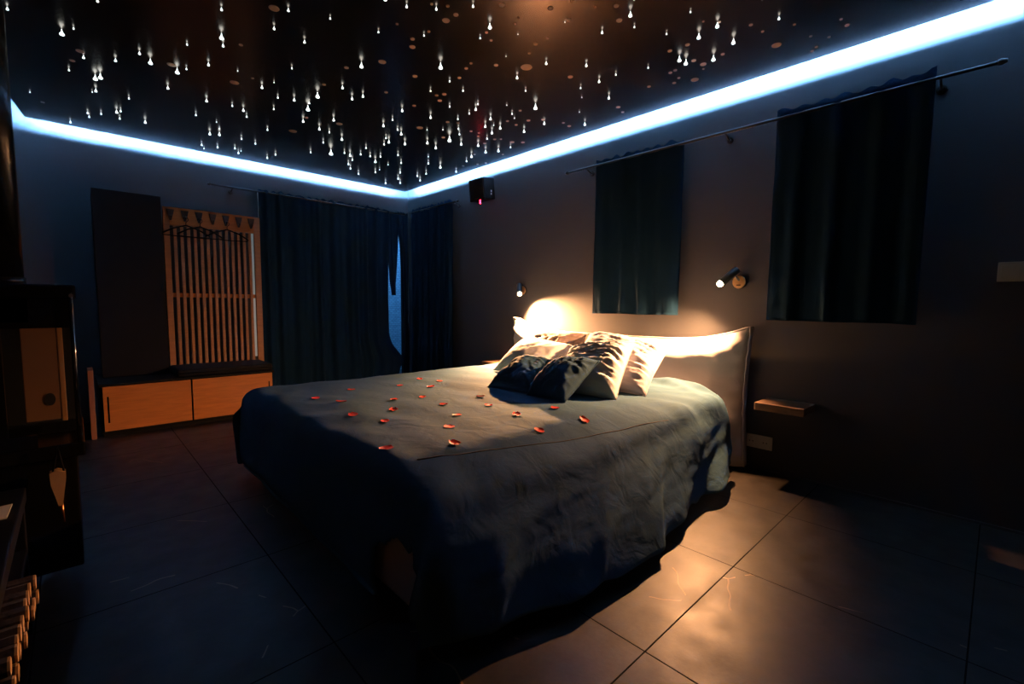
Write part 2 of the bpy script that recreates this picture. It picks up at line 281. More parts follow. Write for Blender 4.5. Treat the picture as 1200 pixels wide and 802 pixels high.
# ------------------------------------------------------------------ room
YF = -1.25; XL = -.30; XL2 = -1.0; YJ = 3.0; ZU = 2.46
struct('floor', B(((XL2-.1,YF-.1,-.1),(XR+.1,YB+.1,0))), M['floor'])
struct('wall_right', B(((XR,YF-.1,0),(XR+.1,YB+.1,ZU))), M['wall'])
struct('wall_front', B(((XL2-.1,YF-.1,0),(XR,YF,ZU))), M['wall'])
bm = bmesh.new(); prism(bm, [(XL2-.1,YF),(XL2,YF),(XL2,YJ),(-.523,YJ),(XL,YB+.0),(XL,YB+.1),(XL2-.1,YB+.1)], 2, 0, ZU)
struct('wall_left', bm, M['wall'])
wx0, wx1, wz0, wz1 = 2.50, 2.985, .03, 1.98
struct('wall_back', B(((XL,YB,0),(wx0,YB+.1,ZU)), ((wx1,YB,0),(XR,YB+.1,ZU)), ((wx0,YB,wz1),(wx1,YB+.1,ZU)), ((wx0,YB,0),(wx1,YB+.1,wz0))), M['wall'])
struct('ceiling', B(((XL2-.1,YF-.1,ZU),(XR+.1,YB+.1,ZU+.1))), M['cove_grey'])
# the dropped glossy film with the cove gap all round
bm = bmesh.new()
prism(bm, [(-.19,4.945),(2.92,4.945),(2.92,YF+.1),(-.9,YF+.1),(-.9,2.9),(-.415,2.9)], 2, ZC, ZC+.02)
struct('ceiling_film', bm, M['ceil_gloss'])
# LED tape on a small upstand behind the film's edge
ins = .03
def tape(bm, p, q, nrm):
    p, q, nrm = Vector(p), Vector(q), Vector(nrm)
    h = Vector((0,0,.006)); a = p+nrm*.003
    vs = [bm.verts.new(x) for x in (p-h+nrm*.003, q-h+nrm*.003, q+h+nrm*.003, p+h+nrm*.003)]
    bm.faces.new(vs)
bm = bmesh.new(); up = bmesh.new(); zt = ZC+.041
e = 2.92-ins; f = 4.945-ins; g = -.19+ins
tape(bm, (e,YF+.15,zt), (e,f,zt), (1,0,0)); tape(bm, (e,f,zt), (g,f,zt), (0,1,0)); tape(bm, (g,f,zt), (g-.219,2.95,zt), (-1,.11,0))
box(up, (e-.012,YF+.15,ZC+.02), (e,f,ZC+.147)); box(up, (g,f-.012,ZC+.02), (e-.012,f,ZC+.147)); prism(up, [(g,f-.012),(g+.012,f-.012),(g-.207,2.95),(g-.219,2.95)], 2, ZC+.02, ZC+.147)
struct('trim_1', up, M['white'])
led = obj('led_strip', bm, M['led'], recalc=False)
tag(led, 'blue-white LED light strip glowing in the gap round the black ceiling', 'light strip')
struct('baseboard_right', B(((XR-.012,YF,0),(XR,1.0,.012))), M['base'])
# corner glass door behind the curtains, brick wall in the yard behind it
bm = B(((wx0,YB+.02,wz0),(wx0+.05,YB+.08,wz1)), ((wx1-.03,YB+.02,wz0),(wx1,YB+.08,wz1)), ((wx0+.05,YB+.02,wz1-.05),(wx1-.03,YB+.08,wz1)), ((wx0+.05,YB+.02,wz0),(wx1-.03,YB+.08,wz0+.06)))
w1 = struct('window_1', bm, M['black'])
p = struct('pane', B(((wx0+.05,YB+.045,wz0+.06),(wx1-.03,YB+.053,wz1-.05))), M['glass']); p.parent = w1
struct('outside_brick_wall', B(((1.4,6.15,-.1),(5.2,6.3,2.6))), M['brick'])
struct('outside_paving', B(((1.4,YB+.1,-.1),(5.2,6.15,-.0))), M['floor'])
# added glowing strip for the reflected light behind the right end of the slats
w2 = struct('glow_strip', B(((1.262,YB-.012,.46),(1.274,YB,1.76)), ((1.326,YB-.012,.46),(1.338,YB,1.76))), M['oak'])
p = struct('pane', B(((1.274,YB-.008,.46),(1.326,YB-.001,1.75))), M['strip_glow']); p.parent = w2  # glowing insert of the added strip, no real window

# ------------------------------------------------------------------ stars and discs
bm = bmesh.new()
prof = [(0,.05),(-.25,.10),(-.5,.22),(-.68,.42),(-.82,.50),(-.93,.38),(-1,.0)]
n = 8; rings = []
for z, r in prof[:-1]: rings.append([bm.verts.new((r*.62*math.cos(2*PI*j/n), r*.62*math.sin(2*PI*j/n), z)) for j in range(n)])
for a, b in zip(rings, rings[1:]):
    for j in range(n): bm.faces.new((a[j], a[(j+1)%n], b[(j+1)%n], b[j]))
t = bm.verts.new((0,0,-1))
for j in range(n): bm.faces.new((rings[-1][j], rings[-1][(j+1)%n], t))
bm.faces.new(rings[0])
s0 = obj('star_light', bm, M['star'], smooth=True, recalc=True)
big = {0:'', }
named = {}
first = True
BIGL = {(73,40):'large bright star light near the far left corner of the black ceiling',
        (259,45):'large bright star light on the ceiling with a smaller one just below it',
        (516,80):'largest bright star light beside the orange glow on the middle of the ceiling'}
nb = 0
for x, y, h, c in STARS:
    o = s0 if first else s0.copy()
    if not first: C.objects.link(o)
    first = False
    o.location = (x, y, ZC); k = .66 if c > 2 else .52; o.scale = (h*k*1.08, h*k*1.08, h*k)
    if c == 4:
        tag(o, list(BIGL.values())[nb], 'star light', 'star lights in the black ceiling'); nb += 1
    else:
        tag(o, {3:'bright fibre-optic star light, drop shaped, hanging from the black ceiling', 2:'middle-sized fibre-optic star light hanging from the black ceiling', 1:'small fibre-optic star light hanging from the black ceiling', 0:'pin-point fibre-optic star light on the black ceiling'}[c], 'star light', {3:'bright star lights in the black ceiling', 2:'middle-sized star lights in the black ceiling', 1:'small star lights in the black ceiling', 0:'pin-point star lights in the black ceiling'}[c])
bm = bmesh.new()
bmesh.ops.create_cone(bm, cap_ends=True, segments=20, radius1=.9, radius2=1, depth=.003)
d0 = obj('ceiling_disc', bm, M['disc'])
first = True
for x, y, r in DISCS:
    o = d0 if first else d0.copy()
    if not first: C.objects.link(o)
    first = False
    o.location = (x, y, ZC-.0015); o.scale = (r, r, 1)
    if r > .0185: tag(o, 'large pale flat round disc, unlit, set in the dark glossy ceiling', 'ceiling disc', 'large unlit discs in the ceiling')
    else: tag(o, 'small pale flat round disc, unlit, set in the dark glossy ceiling', 'ceiling disc', 'small unlit discs in the ceiling')

# ------------------------------------------------------------------ curtains and rods
def curtain_mesh(A, Bp, nrm, zt, zb, nf, amp, seed, edge0=None, edge1=None, hem=0., ruffle=.03, nu=None, nz=60, gather=0.):
    """hanging cloth between plan points A and Bp; edge0/edge1(t) shift the side edges (t=0 top, 1 hem)"""
    A, Bp, nrm = Vector((*A,0)), Vector((*Bp,0)), Vector((*nrm,0)).normalized()
    W = (Bp-A).length; d = (Bp-A)/W; nu = nu or max(24, int(nf*12))
    bm = bmesh.new(); G = []
    for i in range(nu+1):
        u = i/nu; row = []
        ph = 2*PI*nf*u + 1.4*noise.noise(Vector((u*nf*.55, seed, 0)))*2
        for k in range(nz+1):
            t = k/nz
            a = amp*(.55+.45*t)*(1+.5*noise.noise(Vector((u*nf*.4, seed+7, t*1.3))))
            off = a*math.sin(ph+.9*noise.noise(Vector((u*3, t*1.6, seed)))) + .35*a*math.sin(2.3*ph+seed)
            off += .006*fbm(Vector((u*W*9, t*5, seed+3)))
            if gather and t > .86: off += gather*math.sin(u*nf*30)*(.3+.7*noise.noise(Vector((u*40, seed, 1))))*min(1,(t-.86)/.06)
            if t < .05: off *= .6
            s = u*W
            if edge0: s += edge0(t)*(1-u)
            if edge1: s += edge1(t)*u**5
            z = zt+(zb-zt)*t
            if k == 0: z += ruffle*(.5+.5*math.sin(ph*2.1+seed))*.6 + ruffle*.5*noise.noise(Vector((u*nf*3, seed, 5)))
            z += hem*t*noise.noise(Vector((u*nf*.8, seed, 9)))
            p = A+d*s+nrm*off; row.append(bm.verts.new((p.x, p.y, z)))
        G.append(row)
    for i in range(nu):
        for k in range(nz): bm.faces.new((G[i][k], G[i+1][k], G[i+1][k+1], G[i][k+1]))
    bmesh.ops.solidify(bm, geom=bm.faces[:], thickness=.004)
    return bm

def cur(label, group=None, **k):
    o = obj('curtain', curtain_mesh(**k), M['curtain'], smooth=True, recalc=True)
    return tag(o, label, 'curtain', group)

def hem_band(c, A, Bp, z, off, nrm):
    pass

XC = 2.935
cm = cur('short dark curtain above the middle of the bed headboard', A=(XC,2.185), Bp=(XC,1.49), nrm=(-1,0), zt=2.075, zb=.935, nf=3.6, amp=.013, seed=2.1, hem=.012, gather=.006)
cr = cur('wide short dark curtain right of the bed, above the wooden wall shelf', A=(XC,.94), Bp=(XC,.275), nrm=(-1,0), zt=2.085, zb=.92, nf=3.2, amp=.017, seed=8.3, hem=.008)
YC = 4.95
def ramp(*kv):
    def f(t):
        for (a, x), (b, y) in zip(kv, kv[1:]):
            if t <= b: return x+(y-x)*max(0, (t-a)/(b-a))
        return kv[-1][1]
    return f
e_left = ramp((0,0),(.2,-.02),(.5,-.03),(.70,-.022),(.74,.0),(.768,.03),(.835,.145),(.875,.15),(1,.06))   # free edge of the wide back curtain
c1 = cur('wide full-length dark curtain on the back wall beside the slatted wooden panel', A=(1.335,YC), Bp=(2.705,YC), nrm=(0,-1), zt=2.06, zb=.03, nf=8, amp=.022, seed=4.4, edge1=e_left, nu=180)
c2 = cur('narrow pointed fold of dark curtain hanging over the blue glass gap', A=(2.69,YC+.035), Bp=(2.85,YC+.035), nrm=(0,-1), zt=2.05, zb=1.09, nf=2, amp=.008, seed=5.1,
         edge0=ramp((0,0),(.43,.014),(.83,.032),(1,.062)), edge1=ramp((0,0),(.43,-.012),(.83,-.039),(1,-.095)), nu=30)
c3 = cur('narrow dark curtain in the room corner, right of the blue glass gap', A=(2.80,YC), Bp=(2.955,YC), nrm=(0,-1), zt=2.055, zb=.03, nf=2, amp=.012, seed=6.6,
         edge0=ramp((0,0),(.2,.05),(.45,.067),(.65,.086),(.75,.096),(.825,.07),(.87,.093),(1,.115)), nu=36)
c4 = cur('full-length dark curtain on the headboard wall, in the corner left of the black speaker', A=(XC,4.84), Bp=(XC,4.03), nrm=(-1,0), zt=2.075, zb=.03, nf=6, amp=.02, seed=9.2, nu=110)

def rod(label, p, q, brackets, wall, caps=(True,True)):
    p, q = Vector(p), Vector(q); t = thing('curtain_rod', label, 'curtain rod', tuple(p))
    bm = bmesh.new(); tube(bm, [p,q], .009, 12); obj('pole', bm, M['rod'], t)
    d = (q-p).normalized()
    for e, sgn, on in ((p,-1,caps[0]),(q,1,caps[1])):
        if on:
            bm = bmesh.new(); tube(bm, [e, e+d*sgn*.012, e+d*sgn*.03], [.012,.015,.008], 12); obj('finial', bm, M['rod'], t)
    for b in brackets:
        c = p+d*b; w = Vector(wall)
        n = Vector((1,0,0)) if wall[0] else Vector((0,1,0)); dist = (w-c).dot(n)
        bm = bmesh.new(); tube(bm, [c+Vector((0,0,-.004)), c+n*dist*.5+Vector((0,0,-.022)), c+n*dist+Vector((0,0,-.03))], [.006,.006,.006], 8)
        k = c+n*dist+Vector((0,0,-.03)); tube(bm, [k-n*.008, k], .02, 14); obj('bracket', bm, M['rod'], t)
    return t
zr = 2.055
rod('long dark curtain rod on the headboard wall carrying the two short curtains', (XC,2.46,zr), (XC,.08,zr), (.18,1.235,2.2), (XR,0,0))
r2 = rod('dark curtain rod on the back wall above the slatted panel and wide curtain', (.95,YC,2.045), (2.92,YC,2.045), (.17,1.0), (0,YB,0), (True,False))
rod('short dark curtain rod on the headboard wall in the corner left of the black speaker', (XC,4.86,zr), (XC,3.95,zr), (.85,), (XR,0,0), (False,True))
bm = bmesh.new(); tube(bm, [(1.325,YC-.012,2.035),(1.327,YC-.014,1.9),(1.326,YC-.013,1.80)], .003, 8)
tag(obj('pull_cord', bm, M['cord']), 'thin pale pull cord hanging at the left edge of the wide back curtain', 'cord')

# ------------------------------------------------------------------ bench with drawers, cabinet, slatted coat rack
bx0, bx1, by0, by1 = .105, 1.258, 4.40, 5.0
t = thing('storage_bench', 'low black storage bench with two wooden sliding fronts along the back wall', 'bench', (.68,4.7,0))
obj('body', B(((bx0,by0+.02,.03),(bx0+.02,by1,.365)), ((bx1-.02,by0+.02,.03),(bx1,by1,.365)), ((bx0+.02,by0+.02,.03),(bx1-.02,by1,.05)), ((bx0+.02,by1-.02,.05),(bx1-.02,by1,.365))), M['black'], t)
obj('top_board', B(((bx0-.005,by0-.006,.375),(bx1+.005,by1,.392)), bev=.003), M['black'], t)
obj('plinth', B(((bx0+.01,by0+.04,0),(bx1-.01,by1-.02,.03))), M['black'], t)
xm = .655
for i, (a, b, hx) in enumerate(((.122,xm-.006,.148),(xm+.006,1.248,1.222))):
    y = by0+.0
    bm = bmesh.new(); q = .011
    # front board with a real slot cut for the grip
    xs = [a, hx-q*.5, hx+q*.5, b]; zs = [.047, .105, .30, .372]
    for ix in range(3):
        for iz in range(3):
            if ix == 1 and iz == 1: continue
            box(bm, (xs[ix],y,zs[iz]), (xs[ix+1],y+.018,zs[iz+1]))
    bmesh.ops.remove_doubles(bm, verts=bm.verts[:], dist=.0002)
    d = obj('sliding_door', bm, M['oak_h'], t)
    obj('grip', B(((hx-q*.5,y+.010,.105),(hx+q*.5,y+.018,.30))), M['blackm'], d)
obj('end_board', B(((.048,4.40,0),(.078,4.62,.50)), bev=.003), M['red_wood'], t)['label'] = 'narrow reddish end board'
# cushion
bm = bmesh.new(); box(bm, (.57,4.43,.394), (1.262,4.83,.452), .02, 4)
t = thing('seat_cushion', 'thin black seat cushion on the bench below the slatted panel', 'cushion', (.92,4.63,.394))
obj('cover', bm, M['blackm'], t, smooth=True); bm = bmesh.new(); tube(bm, [(.573,4.428,.423),(1.26,4.428,.423)], .004, 8); obj('piping', bm, M['black'], t)
# tall cabinet
t = thing('cabinet', 'tall black flat-front cabinet standing on the left end of the bench', 'cabinet', (.346,4.9,.392))
obj('carcass', B(((.14,4.77,.394),(.552,5.03,1.835)), bev=.003), M['black'], t)
dr = obj('door', B(((.137,4.748,.398),(.556,4.77,1.84)), bev=.003), M['black'], t)
bm = bmesh.new(); box(bm, (.536,4.728,1.07), (.550,4.748,1.14), .003); obj('handle', bm, M['blackm'], dr)
# slatted panel
sx0, sx1, sy, sz0, sz1 = .578, 1.312, 4.86, .394, 1.785
t = thing('coat_rack', 'pale wooden slatted coat rack panel with a row of dark pegs above the bench', 'coat rack', ((sx0+sx1)/2, sy, sz0))
obj('stile', B(((sx0,sy,sz0),(sx0+.042,sy+.028,sz1)), bev=.002), M['oak'], t)
obj('stile', B(((sx1-.05,sy,sz0),(sx1,sy+.028,sz1)), bev=.002), M['oak'], t)
obj('top_rail', B(((sx0+.042,sy,1.635),(sx1-.05,sy+.028,sz1)), bev=.002), M['oak_h'], t)
obj('middle_rail', B(((sx0+.042,sy+.018,1.03),(sx1-.05,sy+.03,1.065)), bev=.002), M['oak_h'], t)
gap0, gap1 = sx0+.042, sx1-.05; ns = 13; pitch = (gap1-gap0)/(ns+.55)
for i in range(ns):
    x = gap0+pitch*(i+.78)-.010
    obj('slat', B(((x-.001,sy+.002,sz0+.002),(x+.021,sy+.018,1.636)), bev=.002), M['oak'], t)
pegs = []
for i in range(7):
    x = .628+(1.238-.628)*i/6; z = 1.72; pegs.append(x)
    bm = bmesh.new()
    prism(bm, [(x-.027,z+.045),(x+.027,z+.045),(x+.020,z+.01),(x+.006,z-.045),(x-.006,z-.045),(x-.020,z+.01)], 1, sy-.016, sy)
    tube(bm, [(x,sy-.010,z-.02),(x,sy-.04,z-.028),(x,sy-.052,z-.01)], [.006,.006,.007], 8)
    obj('peg', bm, M['leather'], t)
# black hangers on the pegs
def hanger(x, tw, label):
    t = thing('coat_hanger', label, 'coat hanger', (x, sy-.035, 1.70), 'black hangers on the slatted rack')
    c, s = math.cos(tw), math.sin(tw); zt = 1.698
    def P(u, z): return Vector((x+u*c, sy-.040+u*s, z))
    bm = bmesh.new(); pts = [P(.018*math.sin(a), zt-.0+.018*(math.cos(a))-.008) for a in [(-.5+i*.25)*PI*.9 for i in range(6)]]
    tube(bm, pts+[P(0,zt-.035),P(0,zt-.06)], .0028, 7); obj('hook', bm, M['blackm'], t)
    bm = bmesh.new(); L = .165
    tube(bm, [P(-L,zt-.135),P(-L*.55,zt-.09),P(0,zt-.058),P(L*.55,zt-.09),P(L,zt-.135)], [.006,.006,.006,.006,.006], 8)
    obj('shoulder_bar', bm, M['blackm'], t)
    bm = bmesh.new(); tube(bm, [P(-L,zt-.135),P(-L*.97,zt-.15),P(0,zt-.155),P(L*.97,zt-.15),P(L,zt-.135)], .004, 8); obj('lower_bar', bm, M['blackm'], t)
    return t
hanger(pegs[1]+.0, -.10, 'leftmost black coat hanger, on the second peg of the slatted rack')
hanger(pegs[2]+.0, .06, 'black coat hanger on the third peg of the slatted rack')
hanger(pegs[4]+.0, -.05, 'rightmost black coat hanger, on the fifth peg of the slatted rack')

# ------------------------------------------------------------------ stove corner
sX0, sX1, sY0, sY1 = -.46, .0, 2.0, 2.44
t = thing('stove', 'black wood stove with glass door and firebrick lining at the left edge', 'stove', (-.23,2.22,0))
obj('plinth', B(((sX0+.02,sY0+.02,.13),(sX1-.015,sY1-.01,.50)), bev=.006), M['steel'], t)
for x in (sX0+.03, sX1-.24):
    for y in (sY0+.03, sY1-.06): obj('foot', B(((x,y,0),(x+.04,y+.04,.13)), bev=.004), M['steel'], t)
obj('base_slab', B(((sX0,sY0,.50),(sX1+.005,sY1,.545)), bev=.005), M['steel'], t)
obj('top_plate', B(((sX0,sY0-.005,1.0),(sX1+.007,sY1,1.046)), bev=.008), M['steel'], t)
obj('back_panel', B(((sX0,sY1-.03,.545),(sX1,sY1,1.0))), M['steel'], t)
obj('side_panel', B(((sX0,sY0,.545),(sX0+.03,sY1-.03,1.0))), M['steel'], t)
dr = obj('door', B(((sX0+.03,sY0,.545),(sX0+.36,sY0+.018,.585)), ((sX0+.03,sY0,.93),(sX0+.36,sY0+.018,1.0)), ((sX0+.03,sY0,.585),(sX0+.30,sY0+.018,.93))), M['steel'], t)
obj('front_glass', B(((-.16,sY0+.006,.585),(-.012,sY0+.010,.93)),), M['glass'], dr)
obj('side_glass', B(((sX1-.006,sY0+.012,.545),(sX1-.002,sY1-.03,1.0))), M['glass'], t)
obj('corner_post', B(((sX1-.012,sY0,.545),(sX1,sY0+.012,1.0)), bev=.003), M['steel'], t)
bm = bmesh.new(); tube(bm, [(-.0045,sY0-.008,.60),(-.0045,sY0-.008,1.02)], .0035, 10); tube(bm, [(-.0045,sY0-.004,1.012),(-.0045,sY0-.012,1.012)], .006, 10)
obj('post_highlight', bm, M['chrome'], t)  # chrome strip added as the bright highlight down the corner post
obj('top_rail', B(((-.16,sY0,.912),(-.012,sY0+.018,1.0)),), M['steel'], t)
bk = obj('lining_board', B(((-.135,2.24,.583),(-.048,2.265,.905)), bev=.002), M['lining_shaded'], t)
obj('lining_trim', B(((-.0475,2.2385,.575),(-.0335,2.2495,.905)), bev=.002), M['lining'], t)
bm = bmesh.new(); tube(bm, [(-.074,2.2375,.655),(-.074,2.242,.655)], [.021,.0225], 24); tube(bm, [(-.074,2.237,.655),(-.074,2.2385,.655)], .013, 18); bmesh.ops.scale(bm, vec=(.62,1,1), space=Matrix.Translation((.074,0,0)), verts=bm.verts[:]); obj('air_port', bm, M['blackm'], bk)
bm = bmesh.new(); tube(bm, [(-.173,2.22,1.046),(-.173,2.22,ZC)], .060, 28); tube(bm, [(-.173,2.22,1.046),(-.173,2.22,1.07)], .064, 28); obj('flue_pipe', bm, M['steel'], t)
# bellows hanging on the stove plinth
t = thing('bellows', 'small tapered wooden fireside bellows with copper nozzle hanging below the stove', 'bellows', (-.058,1.985,.30))
for s, yy in ((1,1.965),(-1,1.990)):
    bm = bmesh.new(); prism(bm, [(-.079,.468),(-.0775,.43),(-.068,.385),(-.064,.362),(-.054,.362),(-.049,.40),(-.0435,.44),(-.043,.466),(-.061,.474)], 1, yy, yy+.007); obj('board', bm, M['cut'], t)
bm = bmesh.new(); prism(bm, [(-.076,.462),(-.074,.43),(-.063,.37),(-.056,.37),(-.048,.43),(-.046,.462)], 1, 1.972, 1.990); obj('leather_bag', bm, M['leather'], t)
bm = bmesh.new(); tube(bm, [(-.072,1.98,.466),(-.062,1.98,.515),(-.0575,1.98,.545),(-.053,1.98,.51),(-.047,1.98,.466)], .0025, 8); obj('hanging_loop', bm, M['blackm'], t)
bm = bmesh.new(); tube(bm, [(-.059,1.98,.366),(-.056,1.98,.335),(-.0545,1.98,.303)], [.006,.004,.003], 10); obj('nozzle', bm, M['copper'], t)
# low hearth bench with firewood
hx0, hx1, hy0, hy1 = -.64, -.13, 1.11, 1.97
t = thing('hearth_bench', 'low black bench holding split wood in front of the stove', 'bench', (-.36,1.55,0))
obj('top_board', B(((hx0,hy0,.40),(hx1,hy1,.44)), bev=.004), M['black'], t)
obj('shelf_board', B(((hx0+.02,hy0+.02,.242),(hx1-.004,hy1-.02,.265)), bev=.003), M['black'], t)
for x in (hx0+.02, hx1-.045):
    for y in (hy0+.005, hy1-.045): obj('leg', B(((x,y,0),(x+.04,y+.04,.40)), bev=.003), M['black'], t)
# kindling sticks lying in two rows on the bench shelf, ends towards the room
ORD = ['nearest the camera','second from the camera','third from the camera','fourth from the camera','fifth from the camera','sixth from the camera','seventh from the camera','eighth from the camera','ninth from the camera','farthest from the camera']
for i in range(10):
    for row in range(2):
        rr = random.Random(i*13+2+row*7); r = .0182; y = 1.215+.0375*i+row*.008; z = .265+r+row*.0355; x1 = -.117+(y-1.2)*.052+rr.uniform(-.006,.004); x0 = x1-.34
        t = thing('kindling_stick', 'split wood stick in the %s row under the low bench top, %s' % (('lower','upper')[row], ORD[i]), 'firewood', ((x0+x1)/2, y, z-r), 'split wood sticks under the bench top')
        k = 7; a0 = rr.uniform(0,1); pr = [(y+r*(.95+.05*math.sin(3*a+i))*math.cos(a+a0), z+r*math.sin(a+a0)) for a in [2*PI*q/k for q in range(k)]]
        bm = bmesh.new(); prism(bm, pr, 0, x0, x1-.004); obj('bark', bm, M['bark'], t)
        bm = bmesh.new(); prism(bm, [(y+(q[0]-y)*.95, z+(q[1]-z)*.95) for q in pr], 0, x1-.004, x1); obj('cut_end', bm, M['cut'], t)
bm = bmesh.new()
v = [bm.verts.new(p) for p in ((-.26,1.70,.4412),(-.150,1.706,.4412),(-.1455,1.795,.4412),(-.26,1.80,.4412))]; bm.faces.new(v)
r = bmesh.ops.extrude_face_region(bm, geom=bm.faces[:]); bmesh.ops.translate(bm, vec=(0,0,.003), verts=[q for q in r['geom'] if isinstance(q, bmesh.types.BMVert)])
for q in bm.verts:
    if q.co.x > -.16 and q.co.y > 1.75: q.co.z += .006
tag(obj('paper_sheet', bm, M['paper'], recalc=True), 'folded white paper lying on the black hearth bench', 'paper')

# ------------------------------------------------------------------ wall speaker
t = thing('wall_speaker', 'small black speaker box with red indicator on the headboard wall near the ceiling', 'speaker', (2.93,3.5,2.1))
R = Matrix.Rotation(math.radians(-6), 3, 'Y')
bm = bmesh.new(); box(bm, (2.855,3.41,1.995), (2.985,3.64,2.195), .008, 3, R); obj('housing', bm, M['steel'], t)
bm = bmesh.new(); box(bm, (2.846,3.422,2.01), (2.857,3.628,2.185), .004, 2, R, Vector((2.92,3.525,2.095))); obj('grille', bm, M['blackm'], t)
bm = bmesh.new(); tube(bm, [(2.97,3.52,2.09),(XR,3.52,2.09)], .02, 12); box(bm, (XR-.008,3.48,2.04),(XR,3.56,2.14),.002); obj('bracket', bm, M['blackm'], t)
bm = bmesh.new(); tube(bm, [(2.88,3.50,1.998),(2.88,3.50,1.965)], [.008,.005], 10); sphere(bm, (2.88,3.50,1.962), .008); obj('indicator_light', bm, M['redled'], t)
bm = bmesh.new()
for dz in (.0, -.026): box(bm, (2.934,3.407,2.062+dz), (2.946,3.4102,2.080+dz), .001)
obj('white_marks', bm, M['mark'], t)

# ------------------------------------------------------------------ wall plates
def plate(name, label, cat, y0, y1, z0, z1, n, kind):
    t = thing(name, label, cat, (XR,(y0+y1)/2,z0))
    obj('cover_plate', B(((XR-.010,y0,z0),(XR,y1,z1)), bev=.003), M['plastic'], t)
    w = (y1-y0)/n
    for i in range(n):
        a = y0+w*i+w*.14; b = y0+w*(i+1)-w*.14; zc = (z0+z1)/2; h = (z1-z0)*.34
        k = obj('rocker' if kind == 's' else 'socket', B(((XR-.014,a,zc-h),(XR-.009,b,zc+h)), bev=.002), M['plastic'], t)
        if kind != 's':
            for dy in (-.009,.009):
                bm = bmesh.new(); tube(bm, [(XR-.0148,(a+b)/2+dy,zc),(XR-.0135,(a+b)/2+dy,zc)], .0035, 10); obj('pin_hole', bm, M['blackm'], k)
plate('light_switch', 'wide grey-green switch plate on the headboard wall at the right edge', 'switch', -.13, .022, 1.122, 1.208, 2, 's')
plate('power_outlet', 'double power outlet on the wall under the right wooden shelf', 'outlet', .892, 1.048, .132, .214, 2, 'o')

# ------------------------------------------------------------------ bedside shelves
def shelf(label, y0, y1, z0, z1):
    t = thing('wall_shelf', label, 'shelf', (2.9,(y0+y1)/2,z0))
    obj('board', B(((2.80,y0,z0),(XR-.002,y1,z1)), bev=.004), M['shelf'], t)
    obj('mounting_bracket', B(((XR-.03,y0+.05,z0-.035),(XR,y1-.05,z0)), bev=.002), M['black'], t)
shelf('small floating wooden shelf on the wall right of the bed', .685, .935, .412, .455)
shelf('small floating wooden shelf beyond the far side of the bed headboard', 3.10, 3.37, .42, .455)

# ------------------------------------------------------------------ wall lamps
def wall_lamp(label, y, z, d, beam, cone, power, bulb):
    t = thing('wall_lamp', label, 'wall lamp', (XR, y, z))
    bm = bmesh.new(); tube(bm, [(XR,y,z),(XR-.022,y,z)], .040, 28); obj('back_ring', bm, M['blackm'], t)
    bm = bmesh.new(); tube(bm, [(XR-.022,y,z),(XR-.030,y,z)], [.040,.036], 28); pl = obj('front_disc', bm, M['lampwood'], t)
    obj('switch', B(((XR-.033,y-.012,z-.022),(XR-.029,y+.012,z-.016)), bev=.001), M['black'], pl)
    d = Vector(d).normalized(); e = Vector(bulb); c = e-d*.075
    bm = bmesh.new(); tube(bm, [(XR-.028,y,z+.012), c-d*.03], .007, 10); obj('arm', bm, M['lamphead'], t)
    bm = bmesh.new(); tube(bm, [c-d*.065, c-d*.06, c+d*.055, c+d*.055+d*.004], [.020,.024,.024,.022], 24); hd = obj('lamp_head', bm, M['lamphead'], t)
    bm = bmesh.new(); sphere(bm, c+d*.068, .020, n=16); obj('bulb', bm, M['bulb'], hd)
    ld = bpy.data.lights.new('lamp_beam', 'SPOT'); ld.energy = power; ld.color = (1,.45,.18); ld.spot_size = math.radians(cone); ld.spot_blend = .85; ld.shadow_soft_size = .018
    b = Vector(beam).normalized()
    lo = bpy.data.objects.new('lamp_beam', ld); C.objects.link(lo); lo.location = c+d*.068+b*.024
    lo.rotation_euler = b.to_track_quat('-Z','Y').to_euler(); put(lo, t)
    return t
wall_lamp('lit swivel wall lamp with round wooden plate, right of the middle short curtain', 1.125, 1.150, (-.508,.557,-.657), (-.42,.43,-.80), 128, 420, (2.885,1.199,1.133))
wall_lamp('lit swivel wall lamp above the far corner of the bed headboard', 3.03, 1.125, (-.508,-.557,-.657), (-.12,-.50,-.80), 134, 1500, (2.90,2.965,1.086))

# ------------------------------------------------------------------ bed
X0, X1, Y0, Y1 = .70, 2.86, 1.09, 2.92
t = thing('bed', 'large double bed with pale upholstered base and winged headboard', 'bed', (1.8,2.0,0))
obj('base', B(((X0,Y0,.07),(X1,Y1,.30)), bev=.012), M['bedbase'], t)
bm = bmesh.new(); box(bm, (X0+.01,Y0+.12,.30), (X1-.01,Y1-.01,.468), .075, 5); obj('mattress', bm, M['mattress'], t, smooth=True)
for x in (X0+.03, X1-.12):
    for y in (Y0+.0, Y1-.09):
        bm = bmesh.new(); cx, cy = x+.035, y+.035
        tube(bm, [(cx,cy,0),(cx,cy,.07)], [.026,.034], 16); obj('leg', bm, M['shelf'], t)
